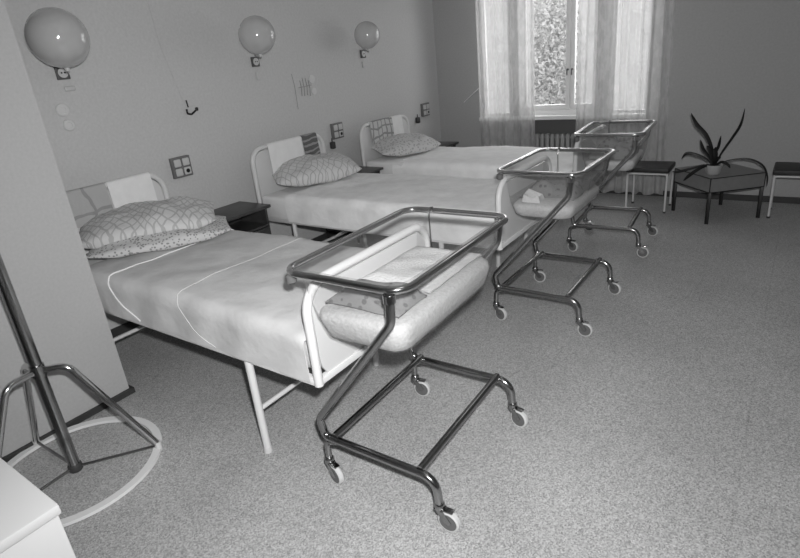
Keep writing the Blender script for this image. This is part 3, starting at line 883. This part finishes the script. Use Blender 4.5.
# ------------------------------------------------------------------ floor stand at the left
st = thing('floor_stand', 'chrome tube floor stand with a white ring base at the left', 'stand', (.972, .660, 0))
RR = .352
ringp = lathe(bmesh.new(), [(RR-.033, .004), (RR, .004), (RR, .018), (RR-.033, .018), (RR-.033, .004)], seg=72)
bmesh.ops.delete(ringp, geom=[f for f in ringp.faces if len(f.verts) > 4], context='FACES_ONLY')
bmesh.ops.remove_doubles(ringp, verts=ringp.verts, dist=1e-5)
obj('ring_base', ringp, M['white_paint'], st)
obj('pole', TB([(0, 0, .012), (0, 0, 1.95)], .0225, seg=18), M['chrome_dull'], st)
obj('hub', lathe(bmesh.new(), [(.024, .0), (.028, .005), (.028, .03), (.024, .035)], seg=20), M['rubber'], st)
obj('collar', lathe(bmesh.new(), [(.027, .475), (.027, .525)], seg=20), M['chrome_dull'], st)
for a, rb in ((50, .105), (182, .12), (277, .125)):
    ca, sa = math.cos(math.radians(a)), math.sin(math.radians(a))
    def pt(r_, z): return (r_*ca, r_*sa, z)
    obj('leg', TB([pt(.012, .498), pt(rb, .498), pt(RR-.010, .03)], .0140, [0, .055, 0], seg=12, n=8), M['chrome'], st)
    obj('leg_sleeve', TB([pt(RR-.010, .001), pt(RR-.010, .045)], .015, seg=12), M['white_enamel'], st)
    obj('spoke', TB([pt(.015, .018), pt(RR-.012, .026)], .0065, seg=10), M['chrome_dull'], st)
hd = TB([(-.09, 0, 2.02), (-.09, 0, 1.97), (.09, 0, 1.97), (.09, 0, 2.02)], .007, .02, seg=10)
obj('top_hook', hd, M['chrome_dull'], st)

# white cabinet at the lower left corner
cb = thing('white_cabinet', 'white enamelled cabinet corner at the lower left photo edge', 'cabinet', (1.35, -.55, 0))
W_, D_ = .846, .816
obj('cabinet_top', B((0, 0, .725), (W_, D_, .75), .005), M['cabinet_enamel'], cb)
bd = B((.006, .006, .06), (W_-.006, D_-.006, .725), .004)
obj('body', bd, M['cabinet_enamel'], cb)
obj('door', B((W_-.006, .03, .09), (W_+.010, D_*.5, .70), .004), M['cabinet_enamel'], cb)
for x in (.05, W_-.05):
    for y in (.05, D_-.05): obj('foot', TB([(x, y, 0), (x, y, .062)], .018, seg=12), M['rubber'], cb)

# ------------------------------------------------------------------ light
def area(name, loc, target, size, energy, sy=None):
    l = bpy.data.lights.new(name, 'AREA'); l.energy = energy; l.size = size
    if sy: l.shape = 'RECTANGLE'; l.size_y = sy
    o = bpy.data.objects.new(name, l); COL.objects.link(o); o.location = loc
    d = Vector(target)-Vector(loc); o.rotation_euler = d.to_track_quat('-Z', 'Y').to_euler()
    return o
cam_loc = Vector((3.320, 0, 1.532))
fwd = Vector((-0.55959972, 0.74622054, -0.36055937)); rgt = Vector((0.8179024, 0.56746365, -0.09497723)); upv = Vector((-0.13373038, 0.34805161, 0.92788807))
fl = bpy.data.lights.new('camera_flash', 'SPOT'); fl.energy = 275; fl.spot_size = math.radians(134); fl.spot_blend = 1.0; fl.shadow_soft_size = .03
fo = bpy.data.objects.new('camera_flash', fl); COL.objects.link(fo); fo.location = cam_loc+rgt*.05+upv*.13-fwd*.02
fo.rotation_euler = (fwd+rgt*.02+upv*.03).to_track_quat('-Z', 'Y').to_euler()

# unseen overhead lamps added as weak ambient fill, daylight through the window
for i, (x, y) in enumerate(((3.0, 1.0), (2.2, 4.0))):
    cl_ = thing('fill_lamp', 'unseen fill lamp '+('over the near' if i == 0 else 'over the far')+' half of the ward', 'fill lamp', (x, y, ZC))
    obj('lamp_base', lathe(bmesh.new(), [(.06, 0), (.06, -.03)], seg=20), M['white_paint'], cl_)
    area('overhead_fill', (x, y, ZC-.06), (x, y, 0), .7, 2)
area('daylight', (1.27, YB+.40, 1.62), (1.5, 0, .6), 1.7, 34, 1.5)

w = bpy.data.worlds.new('World'); S.world = w; w.use_nodes = True
wn = w.node_tree; bg = wn.nodes['Background']
sky = wn.nodes.new('ShaderNodeTexSky'); sky.sky_type = 'HOSEK_WILKIE'; sky.turbidity = 8; sky.ground_albedo = .4
sky.sun_direction = Vector((.3, -.5, .6)).normalized()
bw = wn.nodes.new('ShaderNodeRGBToBW'); wn.links.new(sky.outputs[0], bw.inputs[0])
ad = wn.nodes.new('ShaderNodeMath'); ad.operation = 'ADD'; ad.inputs[1].default_value = .35
wn.links.new(bw.outputs[0], ad.inputs[0]); wn.links.new(ad.outputs[0], bg.inputs[0])
bg.inputs[1].default_value = 2.1

# ------------------------------------------------------------------ camera
cd = bpy.data.cameras.new('camera'); cd.sensor_width = 36; cd.sensor_fit = 'HORIZONTAL'
cd.lens = 544.648/800*36; cd.shift_x = 0; cd.shift_y = -12/800; cd.clip_start = .02
co = bpy.data.objects.new('camera', cd); COL.objects.link(co)
co.matrix_world = Matrix(((rgt.x, upv.x, -fwd.x, cam_loc.x), (rgt.y, upv.y, -fwd.y, cam_loc.y), (rgt.z, upv.z, -fwd.z, cam_loc.z), (0, 0, 0, 1)))
S.camera = co
S.view_settings.view_transform = 'Standard'; S.view_settings.look = 'None'
S.view_settings.gamma = 1; S.view_settings.use_curve_mapping = False
S.view_settings.exposure = 0.0
S.cycles.max_bounces = 8; S.cycles.transparent_max_bounces = 24
